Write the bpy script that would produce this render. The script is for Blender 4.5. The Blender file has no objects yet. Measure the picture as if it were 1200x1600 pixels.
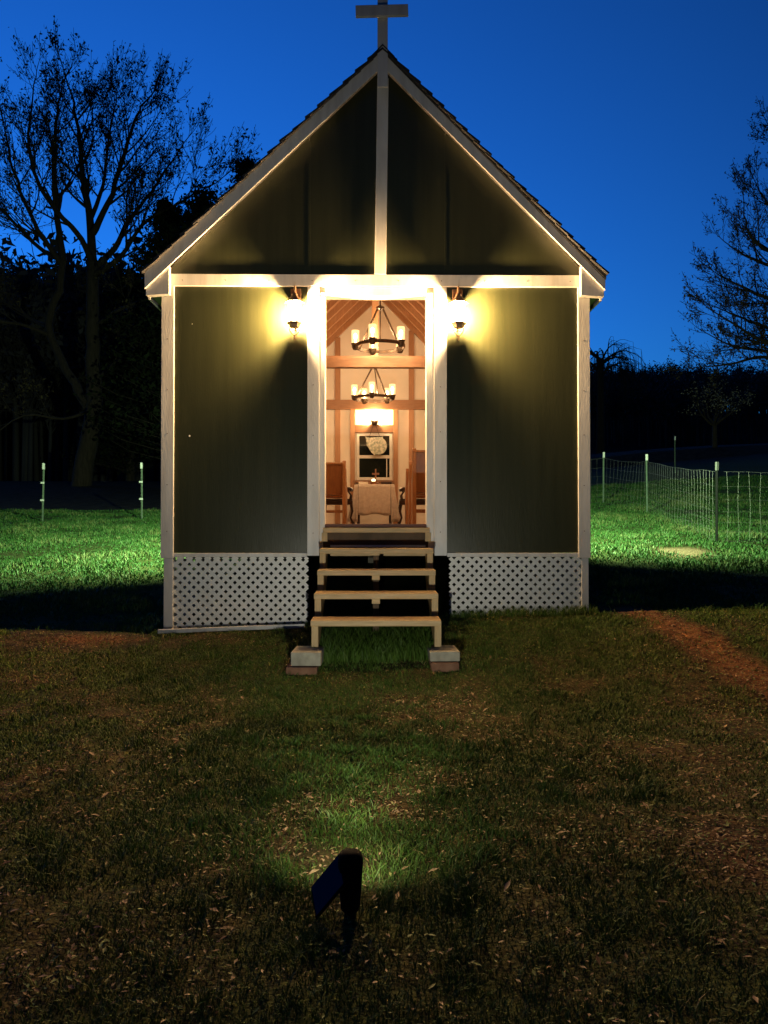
import bpy, bmesh, math, random
import numpy as np
from mathutils import Vector, Matrix, noise
R = math.radians
rng = np.random.default_rng(7); random.seed(7)
S = bpy.context.scene; C = S.collection

# ------------------------------------------------------------------ camera, sky, exposure
CAM = Vector((0.0, -6.8, 0.97)); F = 1202.0
cam = bpy.data.cameras.new('camera'); camo = bpy.data.objects.new('camera', cam); C.objects.link(camo)
camo.location = CAM; camo.rotation_euler = (R(90 + 0.76), R(0.0), R(-0.62))
cam.sensor_fit = 'VERTICAL'; cam.sensor_height = 24; cam.lens = 24 * F / 1600
cam.clip_start = 0.02; cam.clip_end = 3000
S.camera = camo
S.view_settings.view_transform = 'Standard'; S.view_settings.look = 'None'
S.view_settings.exposure = 0; S.view_settings.gamma = 1
W = bpy.data.worlds.new('World'); S.world = W; W.use_nodes = True
nt = W.node_tree; nt.nodes.clear()
wo = nt.nodes.new('ShaderNodeOutputWorld'); bg = nt.nodes.new('ShaderNodeBackground')
sky = nt.nodes.new('ShaderNodeTexSky'); sky.sky_type = 'NISHITA'; sky.sun_disc = False
sky.sun_elevation = R(-2.0); sky.sun_rotation = R(-35); sky.altitude = 300
sky.dust_density = 0.2; sky.ozone_density = 3.0
mx = nt.nodes.new('ShaderNodeMix'); mx.data_type = 'RGBA'; mx.blend_type = 'MULTIPLY'; mx.inputs[0].default_value = 1
mx.inputs[7].default_value = (1.5, 11.4, 20.3, 1)
gm = nt.nodes.new('ShaderNodeGamma'); gm.inputs[1].default_value = .95
nt.links.new(sky.outputs[0], gm.inputs[0]); nt.links.new(gm.outputs[0], mx.inputs[6])
# the afterglow fills only the sky ahead of the camera: overhead and behind the night is darker
wtc = nt.nodes.new('ShaderNodeTexCoord'); dot = nt.nodes.new('ShaderNodeVectorMath'); dot.operation = 'DOT_PRODUCT'
dot.inputs[1].default_value = Vector((-.25, 1, -.12)).normalized(); nt.links.new(wtc.outputs['Generated'], dot.inputs[0])
rmp = nt.nodes.new('ShaderNodeMapRange'); rmp.interpolation_type = 'SMOOTHSTEP'
for i_, v_ in ((1, .0), (2, .98), (3, .15), (4, 1.15)): rmp.inputs[i_].default_value = v_
nt.links.new(dot.outputs['Value'], rmp.inputs[0])
vs_ = nt.nodes.new('ShaderNodeVectorMath'); vs_.operation = 'SCALE'; nt.links.new(mx.outputs[2], vs_.inputs[0]); nt.links.new(rmp.outputs[0], vs_.inputs['Scale'])
nt.links.new(vs_.outputs[0], bg.inputs[0])
bg.inputs[1].default_value = 0.10
nt.links.new(bg.outputs[0], wo.inputs[0])

# ------------------------------------------------------------------ helpers
class MB:
    def __init__(s): s.v = []; s.f = []
    def add(s, vs, fs):
        n = len(s.v); s.v += [tuple(v) for v in vs]; s.f += [tuple(i + n for i in f) for f in fs]
    def box(s, x0, x1, y0, y1, z0, z1, M=None):
        vs = [Vector((x, y, z)) for z in (z0, z1) for y in (y0, y1) for x in (x0, x1)]
        if M: vs = [M @ v for v in vs]
        s.add(vs, [(0,2,3,1),(4,5,7,6),(0,1,5,4),(2,6,7,3),(0,4,6,2),(1,3,7,5)]); return s
    def beam(s, a, b, w, t, up=(0,0,1)):            # box from a to b, w across, t along 'up'
        a = Vector(a); b = Vector(b); d = (b - a).normalized(); u = Vector(up)
        sd = d.cross(u)
        if sd.length < 1e-4: sd = d.cross(Vector((1,0,0)))
        sd.normalize(); u = sd.cross(d).normalized()
        vs = [p + sd*(i*w/2) + u*(j*t/2) for p in (a, b) for i, j in ((-1,-1),(1,-1),(1,1),(-1,1))]
        s.add(vs, [(0,1,2,3),(4,7,6,5),(0,4,5,1),(1,5,6,2),(2,6,7,3),(3,7,4,0)]); return s
    def prism(s, pts, y0, y1):                      # polygon in XZ extruded along Y
        n = len(pts); s.add([(x, y0, z) for x, z in pts] + [(x, y1, z) for x, z in pts],
            [tuple(range(n)), tuple(range(2*n-1, n-1, -1))] + [(i, i+n, (i+1) % n + n, (i+1) % n) for i in range(n)]); return s
    def lathe(s, prof, c=(0,0,0), n=16, M=None):    # profile of (r, z)
        vs = []; fs = []
        for r, z in prof:
            for k in range(n):
                a = 2*math.pi*k/n; p = Vector((r*math.cos(a), r*math.sin(a), z))
                if M: p = M @ p
                vs.append(p + Vector(c))
        for i in range(len(prof)-1):
            for k in range(n): fs.append((i*n+k, i*n+(k+1) % n, (i+1)*n+(k+1) % n, (i+1)*n+k))
        if prof[0][0] > 1e-4: fs.append(tuple(range(n-1, -1, -1)))
        if prof[-1][0] > 1e-4: fs.append(tuple((len(prof)-1)*n + k for k in range(n)))
        s.add(vs, fs); return s
    def tube(s, pts, r, n=8, close=False):
        pts = [Vector(p) for p in pts]; m = len(pts); rs = r if hasattr(r, '__len__') else [r]*m
        vs = []; fs = []; pu = None
        for i, p in enumerate(pts):
            if close: d = pts[(i+1) % m] - pts[i-1]
            else: d = pts[min(i+1, m-1)] - pts[max(i-1, 0)]
            d.normalize()
            if pu is None: pu = d.orthogonal().normalized()
            pu = (pu - d*pu.dot(d)); pu = pu.normalized() if pu.length > 1e-5 else d.orthogonal().normalized()
            w = d.cross(pu)
            for k in range(n):
                a = 2*math.pi*k/n; vs.append(p + (pu*math.cos(a) + w*math.sin(a))*rs[i])
        for i in range(m if close else m-1):
            j = (i+1) % m
            for k in range(n): fs.append((i*n+k, i*n+(k+1) % n, j*n+(k+1) % n, j*n+k))
        if not close: fs += [tuple(range(n-1, -1, -1)), tuple((m-1)*n+k for k in range(n))]
        s.add(vs, fs); return s
    def build(s, name, m, parent=None, bevel=0, smooth=False, loc=None):
        me = bpy.data.meshes.new(name); me.from_pydata(s.v, [], s.f)
        bm = bmesh.new(); bm.from_mesh(me); bmesh.ops.recalc_face_normals(bm, faces=bm.faces)
        if loc is not None: bmesh.ops.translate(bm, verts=bm.verts, vec=-Vector(loc))
        bm.to_mesh(me); bm.free()
        me.materials.append(m); o = bpy.data.objects.new(name, me); C.objects.link(o)
        if loc is not None: o.location = loc
        if parent: o.parent = parent
        if smooth:
            me.polygons.foreach_set('use_smooth', [True]*len(me.polygons))
            me.set_sharp_from_angle(angle=R(40))
        if bevel:
            b = o.modifiers.new('bevel', 'BEVEL'); b.width = bevel; b.segments = 2; b.limit_method = 'ANGLE'
        return o
def quick(name, V, Fq, m, kindfaces=None):          # big numpy mesh; Fq list of (array NxK)
    me = bpy.data.meshes.new(name); me.vertices.add(len(V)); me.vertices.foreach_set('co', V.astype(np.float32).ravel())
    idx = np.concatenate([f.ravel() for f in Fq]); tot = np.concatenate([np.full(len(f), f.shape[1]) for f in Fq])
    st = np.concatenate([[0], np.cumsum(tot)[:-1]])
    me.loops.add(len(idx)); me.loops.foreach_set('vertex_index', idx.astype(np.int32))
    me.polygons.add(len(tot)); me.polygons.foreach_set('loop_start', st.astype(np.int32)); me.polygons.foreach_set('loop_total', tot.astype(np.int32))
    me.update(calc_edges=True); me.materials.append(m)
    o = bpy.data.objects.new(name, me); C.objects.link(o); return o
def tag(o, label=None, cat=None, group=None, kind=None):
    if label: o['label'] = label
    if cat: o['category'] = cat
    if group: o['group'] = group
    if kind: o['kind'] = kind
    return o
def empty(name, loc, label, cat, group=None):
    o = bpy.data.objects.new(name, None); C.objects.link(o); o.location = loc; o.empty_display_size = .1
    return tag(o, label, cat, group)
def copy_tree(o, parent=None):
    c = o.copy(); C.objects.link(c); c.parent = parent
    for ch in [x for x in S.objects if x.parent == o]: copy_tree(ch, c)
    return c

def mat(name, col, rough=.6, col2=None, scale=8, bump=0, stretch=(1,1,1), metal=0, detail=6, spec=.5, lo=.35, hi=.65, emit=None, es=0, bscale=None):
    m = bpy.data.materials.new(name); m.use_nodes = True; t = m.node_tree; b = t.nodes['Principled BSDF']
    b.inputs['Roughness'].default_value = rough; b.inputs['Metallic'].default_value = metal
    b.inputs['Specular IOR Level'].default_value = spec
    b.inputs['Base Color'].default_value = (*col, 1)
    if col2 or bump:
        tc = t.nodes.new('ShaderNodeTexCoord'); mp = t.nodes.new('ShaderNodeMapping'); mp.inputs['Scale'].default_value = stretch
        nz = t.nodes.new('ShaderNodeTexNoise'); nz.inputs['Scale'].default_value = scale; nz.inputs['Detail'].default_value = detail
        t.links.new(tc.outputs['Object'], mp.inputs[0]); t.links.new(mp.outputs[0], nz.inputs['Vector'])
        if col2:
            r = t.nodes.new('ShaderNodeValToRGB'); r.color_ramp.elements[0].position = lo; r.color_ramp.elements[1].position = hi
            r.color_ramp.elements[0].color = (*col, 1); r.color_ramp.elements[1].color = (*col2, 1)
            t.links.new(nz.outputs[0], r.inputs[0]); t.links.new(r.outputs[0], b.inputs['Base Color'])
        if bump:
            src = nz
            if bscale:
                src = t.nodes.new('ShaderNodeTexNoise'); src.inputs['Scale'].default_value = bscale; src.inputs['Detail'].default_value = 4
                t.links.new(mp.outputs[0], src.inputs['Vector'])
            bp = t.nodes.new('ShaderNodeBump'); bp.inputs['Strength'].default_value = bump; bp.inputs['Distance'].default_value = .01
            t.links.new(src.outputs[0], bp.inputs['Height']); t.links.new(bp.outputs[0], b.inputs['Normal'])
    if emit: b.inputs['Emission Color'].default_value = (*emit, 1); b.inputs['Emission Strength'].default_value = es
    return m
def shade_mat(name, emit, es, clear=.6):            # lit lamp glass: clear glass that glows
    m = bpy.data.materials.new(name); m.use_nodes = True; t = m.node_tree; t.nodes.clear()
    o = t.nodes.new('ShaderNodeOutputMaterial'); a = t.nodes.new('ShaderNodeAddShader'); tr = t.nodes.new('ShaderNodeBsdfTransparent')
    tr.inputs[0].default_value = (clear, clear*.93, clear*.8, 1); e = t.nodes.new('ShaderNodeEmission')
    e.inputs[0].default_value = (*emit, 1); e.inputs[1].default_value = es
    t.links.new(tr.outputs[0], a.inputs[0]); t.links.new(e.outputs[0], a.inputs[1]); t.links.new(a.outputs[0], o.inputs[0]); return m

M_white = mat('white_paint', (.60,.58,.55), .45, (.72,.71,.69), 5, .15, (3,3,.5), lo=.3, hi=.6, bscale=40)
M_lattice = mat('lattice_vinyl', (.78,.77,.73), .45, (.86,.85,.82), 9)
M_green = mat('green_panel', (.025,.029,.012), .33, (.036,.040,.018), 3, .12, (7,7,.30), bscale=30, lo=.25, hi=.75)
M_lumber = mat('new_lumber', (.42,.29,.13), .6, (.58,.42,.22), 6, .25, (1.2,14,14), lo=.3, hi=.7)
M_lumberv = mat('new_lumber_upright', (.42,.29,.13), .6, (.56,.40,.20), 6, .25, (14,14,1.2), lo=.3, hi=.7)
M_old = mat('weathered_rim_and_shade', (.07,.045,.025), .8, (.11,.07,.04), 10, .2)  # rim and joist wood; also stands for tread shade on the middle stringer
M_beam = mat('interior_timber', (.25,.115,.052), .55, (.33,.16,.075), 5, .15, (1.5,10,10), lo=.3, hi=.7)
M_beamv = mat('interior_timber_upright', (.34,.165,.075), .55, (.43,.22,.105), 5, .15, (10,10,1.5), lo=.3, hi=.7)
M_ceil = mat('ceiling_boards', (.36,.17,.075), .6, (.46,.23,.11), 4, .15, (8,8,1.5), lo=.3, hi=.7)
M_inner = mat('interior_board', (.78,.70,.57), .7, (.84,.76,.64), 3, .05)
M_floor = mat('interior_floor', (.16,.07,.035), .45, (.22,.1,.05), 5, .1, (8,1,8))
M_shingle = mat('asphalt_shingle', (.022,.022,.026), .9, (.05,.05,.055), 14, .8, bscale=300)
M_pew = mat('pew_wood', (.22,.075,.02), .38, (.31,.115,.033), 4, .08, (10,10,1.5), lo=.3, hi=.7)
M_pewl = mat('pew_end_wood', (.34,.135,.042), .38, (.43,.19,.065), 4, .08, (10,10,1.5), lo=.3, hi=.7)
M_dark = mat('dark_walnut', (.035,.015,.008), .35)
M_bronze = mat('bronze_metal', (.045,.026,.014), .42, (.09,.05,.025), 30, .1, metal=.6)
M_lantern = mat('lantern_copper', (.22,.12,.065), .5, (.3,.17,.1), 20, metal=.3)
M_cloth = mat('altar_cloth', (.62,.52,.42), .9, (.72,.63,.52), 25, .3, bscale=90)
M_block = mat('pale_block', (.30,.28,.22), .85, (.44,.42,.33), 14, .5)
M_paver = mat('brick_paver', (.20,.095,.055), .9, (.28,.15,.09), 18, .6)
M_black = mat('black_plastic', (.008,.008,.009), .85, spec=.08)
M_solar = mat('solar_cell', (.004,.008,.06), .25, spec=.6)
M_steel = mat('green_post_steel', (.10,.16,.11), .6, (.16,.22,.16), 20, .2)
M_bpost = mat('black_steel_post_shade', (.012,.014,.013), .5)  # post steel darkened for a backlit silhouette; plain black on the meter box
M_cap = mat('white_post_tip', (.80,.85,.80), .4)
M_wire = mat('galvanised_wire', (.20,.21,.19), .6, metal=.4)
M_bark = mat('bark', (.022,.016,.012), .95, (.045,.033,.025), 6, 1.0, (3,3,.6), bscale=12)
M_budb = mat('spring_buds', (.05,.035,.015), .8, (.07,.055,.02), 3)
M_ever = mat('evergreen_needles', (.009,.014,.007), .9, (.016,.023,.010), 3, spec=.1)
M_wood2 = mat('woodland_twigs', (.05,.045,.045), .9, (.085,.08,.08), .4)
M_bloss = mat('pale_blossom', (.28,.26,.2), .8)
M_pane = mat('dark_window_glass', (.012,.014,.01), .04, spec=.8)
M_vinyl = mat('window_vinyl', (.7,.66,.58), .4)
M_stain = mat('frosted_ornament_glass', (.30,.36,.26), .12, (.75,.72,.58), 28, .6, spec=.8, lo=.4, hi=.6)

# ------------------------------------------------------------------ terrain
def sm(a, b, x):
    t = np.clip((x - a)/(b - a), 0, 1); return t*t*(3 - 2*t)
def g0(x, y):
    x = np.asarray(x, float); y = np.asarray(y, float)
    xc = np.clip(x, -1.9, 1.9)
    z = .09 + .048*xc*sm(-2.6, -.2, y)
    z = z + np.where(y < 0, -.29*sm(0, 1, -y/2.2) , 0)
    yp = np.maximum(y, 0); z = z + .108*np.minimum(yp, 30)
    z = z + .09*np.clip(x - 5, 0, 30)*sm(5, 15, y)
    far = np.maximum(y - 30, 0)
    hl = sm(35, -40, x)
    z = z + 18*hl*sm(0, 75, far) + 29*(1-hl)*sm(35, 215, far) - .0*far
    return z
def nzv(x, y, s, seed=0.0): return noise.noise(Vector((x*s + seed, y*s - seed, seed*.37)))
def barev(x, y):
    b = 0.0
    n = .6*nzv(x, y, .9, 3.1) + .5*nzv(x, y, 2.6, 8.2) + .3*nzv(x, y, 7, 1.2)
    if y < .2:
        side = min(1.0, max(0.0, (abs(x - .05) - .35)/1.6)); near = min(1, max(0, (-1.8 - y)/2.2))
        b = .04 + .15*side + .13*near + n*1.05
        e = ((x + 2.35)/.7)**2 + ((y + .35)/.3)**2
        if e < 2: b += .8*(1 - e/2)
        # worn dirt track at right
        d = abs(x - (2.22 + .24*max(0, -y)))
        if -2.4 < y < .2 and d < .34: b += 1.1*(1 - d/.34)
    else:
        b = .02 + n*.25
    e = ((x - 4.15)/.36)**2 + ((y - 3.55)/.42)**2 + n*.6
    if e < 1.6: b += 1.6*(1 - e/1.6)
    return max(0.0, min(1.0, b))
def spacing(a, b, c, n, k):     # dense around c
    t = np.linspace(-1, 1, n); u = np.sinh(t*k)/math.sinh(k)
    return np.where(u < 0, c + u*(c - a), c + u*(b - c))
gx = spacing(-260, 260, 0, 420, 6.6); gy = spacing(-60, 330, -3.2, 420, 6.3)
GX, GY = np.meshgrid(gx, gy); GZ = g0(GX, GY)
flat = np.zeros(GX.size); bz = np.zeros(GX.size); XX = GX.ravel(); YY = GY.ravel()
for i in range(GX.size):
    x = XX[i]; y = YY[i]
    if abs(x) < 16 and -9 < y < 22:
        flat[i] = .022*nzv(x, y, 1.3, 5.5) + .010*nzv(x, y, 5, 2.2) + .006*nzv(x, y, 14, 9.1)
        bz[i] = barev(x, y)
    elif y > 25: flat[i] = 1.2*nzv(x, y, .04, 2.0)
ground_z = GZ.ravel() + flat
nY, nX = GX.shape; ii = np.arange(nY*nX).reshape(nY, nX)
quads = np.stack([ii[:-1,:-1], ii[:-1,1:], ii[1:,1:], ii[1:,:-1]], -1).reshape(-1, 4)
mg = bpy.data.materials.new('lawn_and_soil'); mg.use_nodes = True; t = mg.node_tree; b = t.nodes['Principled BSDF']
b.inputs['Roughness'].default_value = .95; b.inputs['Specular IOR Level'].default_value = .15
tc = t.nodes.new('ShaderNodeTexCoord')
def NZ(s, d=6):
    n = t.nodes.new('ShaderNodeTexNoise'); n.inputs['Scale'].default_value = s; n.inputs['Detail'].default_value = d
    t.links.new(tc.outputs['Object'], n.inputs['Vector']); return n
def RAMP(src, c0, c1, p0=.35, p1=.65):
    r = t.nodes.new('ShaderNodeValToRGB'); r.color_ramp.elements[0].position = p0; r.color_ramp.elements[1].position = p1
    r.color_ramp.elements[0].color = (*c0, 1); r.color_ramp.elements[1].color = (*c1, 1); t.links.new(src, r.inputs[0]); return r
def MIX(f, a, bb):
    m = t.nodes.new('ShaderNodeMix'); m.data_type = 'RGBA'; t.links.new(f, m.inputs[0]); t.links.new(a, m.inputs[6]); t.links.new(bb, m.inputs[7]); return m
soil = RAMP(NZ(9, 8).outputs[0], (.032,.020,.010), (.12,.068,.032)); turf = RAMP(NZ(22, 8).outputs[0], (.026,.034,.009), (.065,.082,.020))
litter = RAMP(NZ(4, 8).outputs[0], (.012,.010,.007), (.035,.028,.02))
at = t.nodes.new('ShaderNodeAttribute'); at.attribute_name = 'bare'; af = t.nodes.new('ShaderNodeAttribute'); af.attribute_name = 'litter'
m1 = MIX(at.outputs['Fac'], turf.outputs[0], soil.outputs[0]); m2 = MIX(af.outputs['Fac'], m1.outputs[2], litter.outputs[0])
asd = t.nodes.new('ShaderNodeAttribute'); asd.attribute_name = 'sand'; sand = RAMP(NZ(30, 8).outputs[0], (.17,.12,.065), (.34,.25,.14))
atk = t.nodes.new('ShaderNodeAttribute'); atk.attribute_name = 'track'; clay = RAMP(NZ(16, 8).outputs[0], (.11,.045,.018), (.27,.125,.052))
m25 = MIX(atk.outputs['Fac'], m2.outputs[2], clay.outputs[0]); m3 = MIX(asd.outputs['Fac'], m25.outputs[2], sand.outputs[0]); t.links.new(m3.outputs[2], b.inputs['Base Color'])
bp = t.nodes.new('ShaderNodeBump'); bp.inputs['Strength'].default_value = 1; bp.inputs['Distance'].default_value = .02
t.links.new(NZ(60, 8).outputs[0], bp.inputs['Height']); t.links.new(bp.outputs[0], b.inputs['Normal'])
go = quick('ground', np.stack([XX, YY, ground_z], -1), [quads], mg); tag(go, kind='structure')
tr_m = np.clip(1.5 - np.abs(XX - (2.30 + .22*np.maximum(0, -YY)))/.15 + 26*flat, 0, 1)*sm(-2.1, -1.5, YY)*sm(.3, .0, YY)
tr_m = np.maximum(tr_m, np.clip(1.2 - ((XX+2.35)/.45)**2 - ((YY+.30)/.16)**2 + 12*flat, 0, 1))
bz = np.maximum(bz, tr_m*.95)
for nm, arr in (('bare', bz), ('track', tr_m), ('sand', np.clip(1.5 - ((XX-4.15)/.36)**2 - ((YY-3.55)/.45)**2 + 8*flat, 0, 1)), ('litter', np.where(XX < 0, sm(11.0, 11.6, YY + .04*XX), sm(19, 24, YY)))):
    a = go.data.attributes.new(nm, 'FLOAT', 'POINT'); a.data.foreach_set('value', arr.astype(np.float32))
go.data.polygons.foreach_set('use_smooth', [True]*len(go.data.polygons))
from bisect import bisect
def gz_arr(x, y):
    ix = np.clip(np.searchsorted(gx, x) - 1, 0, nX-2); iy = np.clip(np.searchsorted(gy, y) - 1, 0, nY-2)
    fx = (x - gx[ix])/(gx[ix+1]-gx[ix]); fy = (y - gy[iy])/(gy[iy+1]-gy[iy]); Z = ground_z.reshape(nY, nX); 
    return (Z[iy,ix]*(1-fx)*(1-fy) + Z[iy,ix+1]*fx*(1-fy) + Z[iy+1,ix]*(1-fx)*fy + Z[iy+1,ix+1]*fx*fy)
def bz_arr(x, y):
    ix = np.clip(np.searchsorted(gx, x) - 1, 0, nX-2); iy = np.clip(np.searchsorted(gy, y) - 1, 0, nY-2)
    return bz.reshape(nY, nX)[iy, ix]
def gz(x, y): return float(gz_arr(np.array([x]), np.array([y]))[0])

# ------------------------------------------------------------------ grass
def grass_mat(name, c0, c1, c2):
    m = bpy.data.materials.new(name); m.use_nodes = True; t = m.node_tree; b = t.nodes['Principled BSDF']
    b.inputs['Roughness'].default_value = .55; b.inputs['Specular IOR Level'].default_value = .25
    a = t.nodes.new('ShaderNodeAttribute'); a.attribute_name = 'tint'
    r = t.nodes.new('ShaderNodeValToRGB'); r.color_ramp.elements[0].color = (*c0, 1); r.color_ramp.elements[1].color = (*c2, 1)
    e = r.color_ramp.elements.new(.6); e.color = (*c1, 1)
    t.links.new(a.outputs['Fac'], r.inputs[0]); t.links.new(r.outputs[0], b.inputs['Base Color']); return m
def blades(name, x, y, h, w, tint, m, lean=.5, label=None):
    n = len(x); z = gz_arr(x, y) - .004; a = rng.uniform(0, 2*np.pi, n); la = rng.uniform(0, 2*np.pi, n)
    le = h*lean*rng.uniform(.2, 1.3, n); dx = np.cos(a)*w/2; dy = np.sin(a)*w/2; lx = np.cos(la)*le; ly = np.sin(la)*le
    V = np.empty((n, 5, 3)); V[:,0] = np.stack([x-dx, y-dy, z], -1); V[:,1] = np.stack([x+dx, y+dy, z], -1)
    V[:,2] = np.stack([x+dx*.8+lx*.35, y+dy*.8+ly*.35, z+h*.6], -1); V[:,3] = np.stack([x-dx*.8+lx*.35, y-dy*.8+ly*.35, z+h*.6], -1)
    V[:,4] = np.stack([x+lx, y+ly, z+h*rng.uniform(.75, 1.0, n)], -1)
    k = (np.arange(n)*5)[:,None]; q = k + np.array([0,1,2,3]); tr = k + np.array([3,2,4])
    o = quick(name, V.reshape(-1, 3), [q, tr], m); at = o.data.attributes.new('tint', 'FLOAT', 'POINT')
    at.data.foreach_set('value', np.repeat(np.clip(tint, 0, 1), 5).astype(np.float32)); return tag(o, label, 'grass', kind='stuff')
M_gr = grass_mat('grass_blade', (.050,.110,.014), (.105,.160,.026), (.30,.24,.09))
def patch(x, y, s, sd): return np.array([nzv(a, b_, s, sd) for a, b_ in zip(x, y)])
# near grass: density falls with distance from the camera
N = 420000; r_ = 1.5 + (9.2-1.5)*rng.uniform(0, 1, N)**.9; th = rng.uniform(-.62, .62, N)
x = r_*np.sin(th); y = CAM.y + r_*np.cos(th)
ok = (y < .25) & ~((np.abs(x) < 1.9) & (y > -.03)) & ~((np.abs(x + .08) < .022) & (np.abs(y + 4.5) < .03)); x, y, r_ = x[ok], y[ok], r_[ok]
bare = bz_arr(x, y); pt = patch(x, y, 3.2, 4.4); keep = rng.uniform(0, 1, len(x)) < np.clip(1.10 - bare*1.5 + pt*.6, .05, 1)
x, y, r_, bare, pt = x[keep], y[keep], r_[keep], bare[keep], pt[keep]
cen = np.exp(-((x-.05)/.9)**2 - ((y+3.3)/1.3)**2)
tuft = patch(x, y, 6.5, 7.7)
h = (.011 + .015*rng.uniform(0, 1, len(x)))*(1 + 1.1*np.clip(tuft, 0, 1)*2 + .5*cen) + .02*(rng.uniform(0, 1, len(x)) > .985)
tint = .22 + .48*bare - .22*cen + .25*pt + rng.normal(0, .22, len(x)) + .6*(rng.uniform(0, 1, len(x)) > .965)
blades('front_grass', x, y, h, .0022 + .0009*r_/2, tint, M_gr, .9, 'patchy short grass growing in front of the chapel')
# lush tufts under the stairs
N = 5200; x = rng.uniform(-.42, .42, N); y = rng.uniform(-1.15, -.55, N)
blades('stair_grass', x, y, rng.uniform(.06, .17, N), np.full(N, .006), rng.normal(.05, .15, N), M_gr, .5, 'tall lush green grass growing under the wooden steps')
N = 3500; x = rng.uniform(-1.95, 1.95, N); y = rng.uniform(-.12, -.02, N)
blades('edge_grass', x, y, rng.uniform(.03, .09, N)*np.where(x > .6, 1.2, .7), np.full(N, .005), rng.normal(.3, .2, N), M_gr, .6, 'ragged grass along the foot of the white lattice')
# lawn beside and behind
N = 330000; r_ = rng.uniform(6.6, 24, N); th = rng.uniform(-.52, .52, N); x = r_*np.sin(th); y = CAM.y + r_*np.cos(th)
ok = ((np.abs(x) > 1.93) | (y > 6.8)) & (y > 0) & ~((x < 0) & (y + .04*x > 11.3)) & ((np.abs(x)/r_ > .24) | (rng.uniform(0, 1, N) < .35)); x, y, r_ = x[ok], y[ok], r_[ok]
keep = rng.uniform(0, 1, len(x)) < 1.05 - 1.1*bz_arr(x, y); x, y, r_ = x[keep], y[keep], r_[keep]
pt = patch(x, y, 1.4, 1.4) + .6*patch(x, y, 5.5, 2.4)
M_lawn = grass_mat('lawn_blade', (.03,.10,.018), (.06,.15,.035), (.16,.20,.07))
blades('side_grass', x, y, rng.uniform(.015, .06, len(x))*(1 + 1.1*np.clip(pt, -.7, 1)), .0045 + .0007*r_, .28 + .8*pt + rng.normal(0, .3, len(x)), M_lawn, .7, 'mown green lawn lit beside and behind the chapel')
# fallen leaves and dry bits
def leafbits(name, n, reg, size, m, label):
    x = rng.uniform(reg[0], reg[1], n); y = rng.uniform(reg[2], reg[3], n)
    bb = bz_arr(x, y); k = rng.uniform(0, 1, n) < np.clip(bb*1.3 - .1, .04, 1); x, y = x[k], y[k]; n = len(x)
    z = gz_arr(x, y) + rng.uniform(.002, .02, n); s = size*rng.uniform(.5, 1.5, n); a = rng.uniform(0, 6.28, n); tl = rng.normal(0, .5, n)
    V = np.empty((n, 5, 3)); loc = [(-1, 0, 0), (0, -.45, .18), (1.1, 0, .05), (0, .45, .2), (0, 0, -.05)]
    for i, (u, v, w_) in enumerate(loc):
        V[:, i] = np.stack([x + s*(u*np.cos(a) - v*np.sin(a)), y + s*(u*np.sin(a) + v*np.cos(a)), z + s*(w_ + u*tl*.5)], -1)
    k = (np.arange(n)*5)[:, None]; f = np.concatenate([k + np.array(q) for q in ((0,1,4),(1,2,4),(2,3,4),(3,0,4))])
    o = quick(name, V.reshape(-1, 3), [f], m); a2 = o.data.attributes.new('tint', 'FLOAT', 'POINT')
    a2.data.foreach_set('value', np.repeat(rng.uniform(0, 1, n), 5).astype(np.float32)); return tag(o, label, 'leaves', kind='stuff')
M_leaf = grass_mat('dry_leaf', (.08,.045,.018), (.20,.12,.05), (.42,.31,.17))
leafbits('leaf_litter', 62000, (-3.4, 3.4, -5.4, -.1), .008, M_leaf, 'dry brown leaf litter scattered over the bare soil patches')
M_weed = grass_mat('weed_leaf', (.045,.10,.012), (.10,.155,.026), (.24,.24,.07))
leafbits('fallen_leaves', 3800, (-3.2, 3.2, -5.4, -.1), .016, M_leaf, 'larger curled fallen leaves lying on the front yard')
leafbits('ground_weeds', 45000, (-3.2, 3.2, -5.4, -.1), .0085, M_weed, 'small broad leaved weeds and clover mixed into the front grass')

# ------------------------------------------------------------------ chapel
FL = .94; WX = 1.84; LEN = 6.7; AX = .06; AZ = 5.10; EX = 2.0; EZ = 3.14; YO = -.13
ch = empty('chapel', (0, 0, 0), 'small dark green gabled chapel with white trim and open lit doorway', 'chapel')
def rz(x): # top of roof line
    return AZ - (AZ-EZ)*(abs(x-AX)/((EX-AX) if x > AX else (EX+AX)))
T = .10/math.cos(math.atan(.97))       # vertical thickness of rake board
# front wall core (interior boards inside) with opening
DX0, DX1, DZ = -.447, .447, 2.97
b = MB()
b.box(-WX+.02, DX0-.02, .0, .10, .70, 3.05); b.box(DX1+.02, WX-.02, 0, .10, .70, 3.05); b.box(DX0-.02, DX1+.02, 0, .10, DZ+.02, 3.05)
b.prism([(-WX+.02, 3.05), (WX-.02, 3.05), (WX-.02, rz(WX)-.12), (AX, AZ-.12), (-WX+.02, rz(-WX)-.12)], 0, .10)
b.build('front_wall', M_inner, ch)
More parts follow.
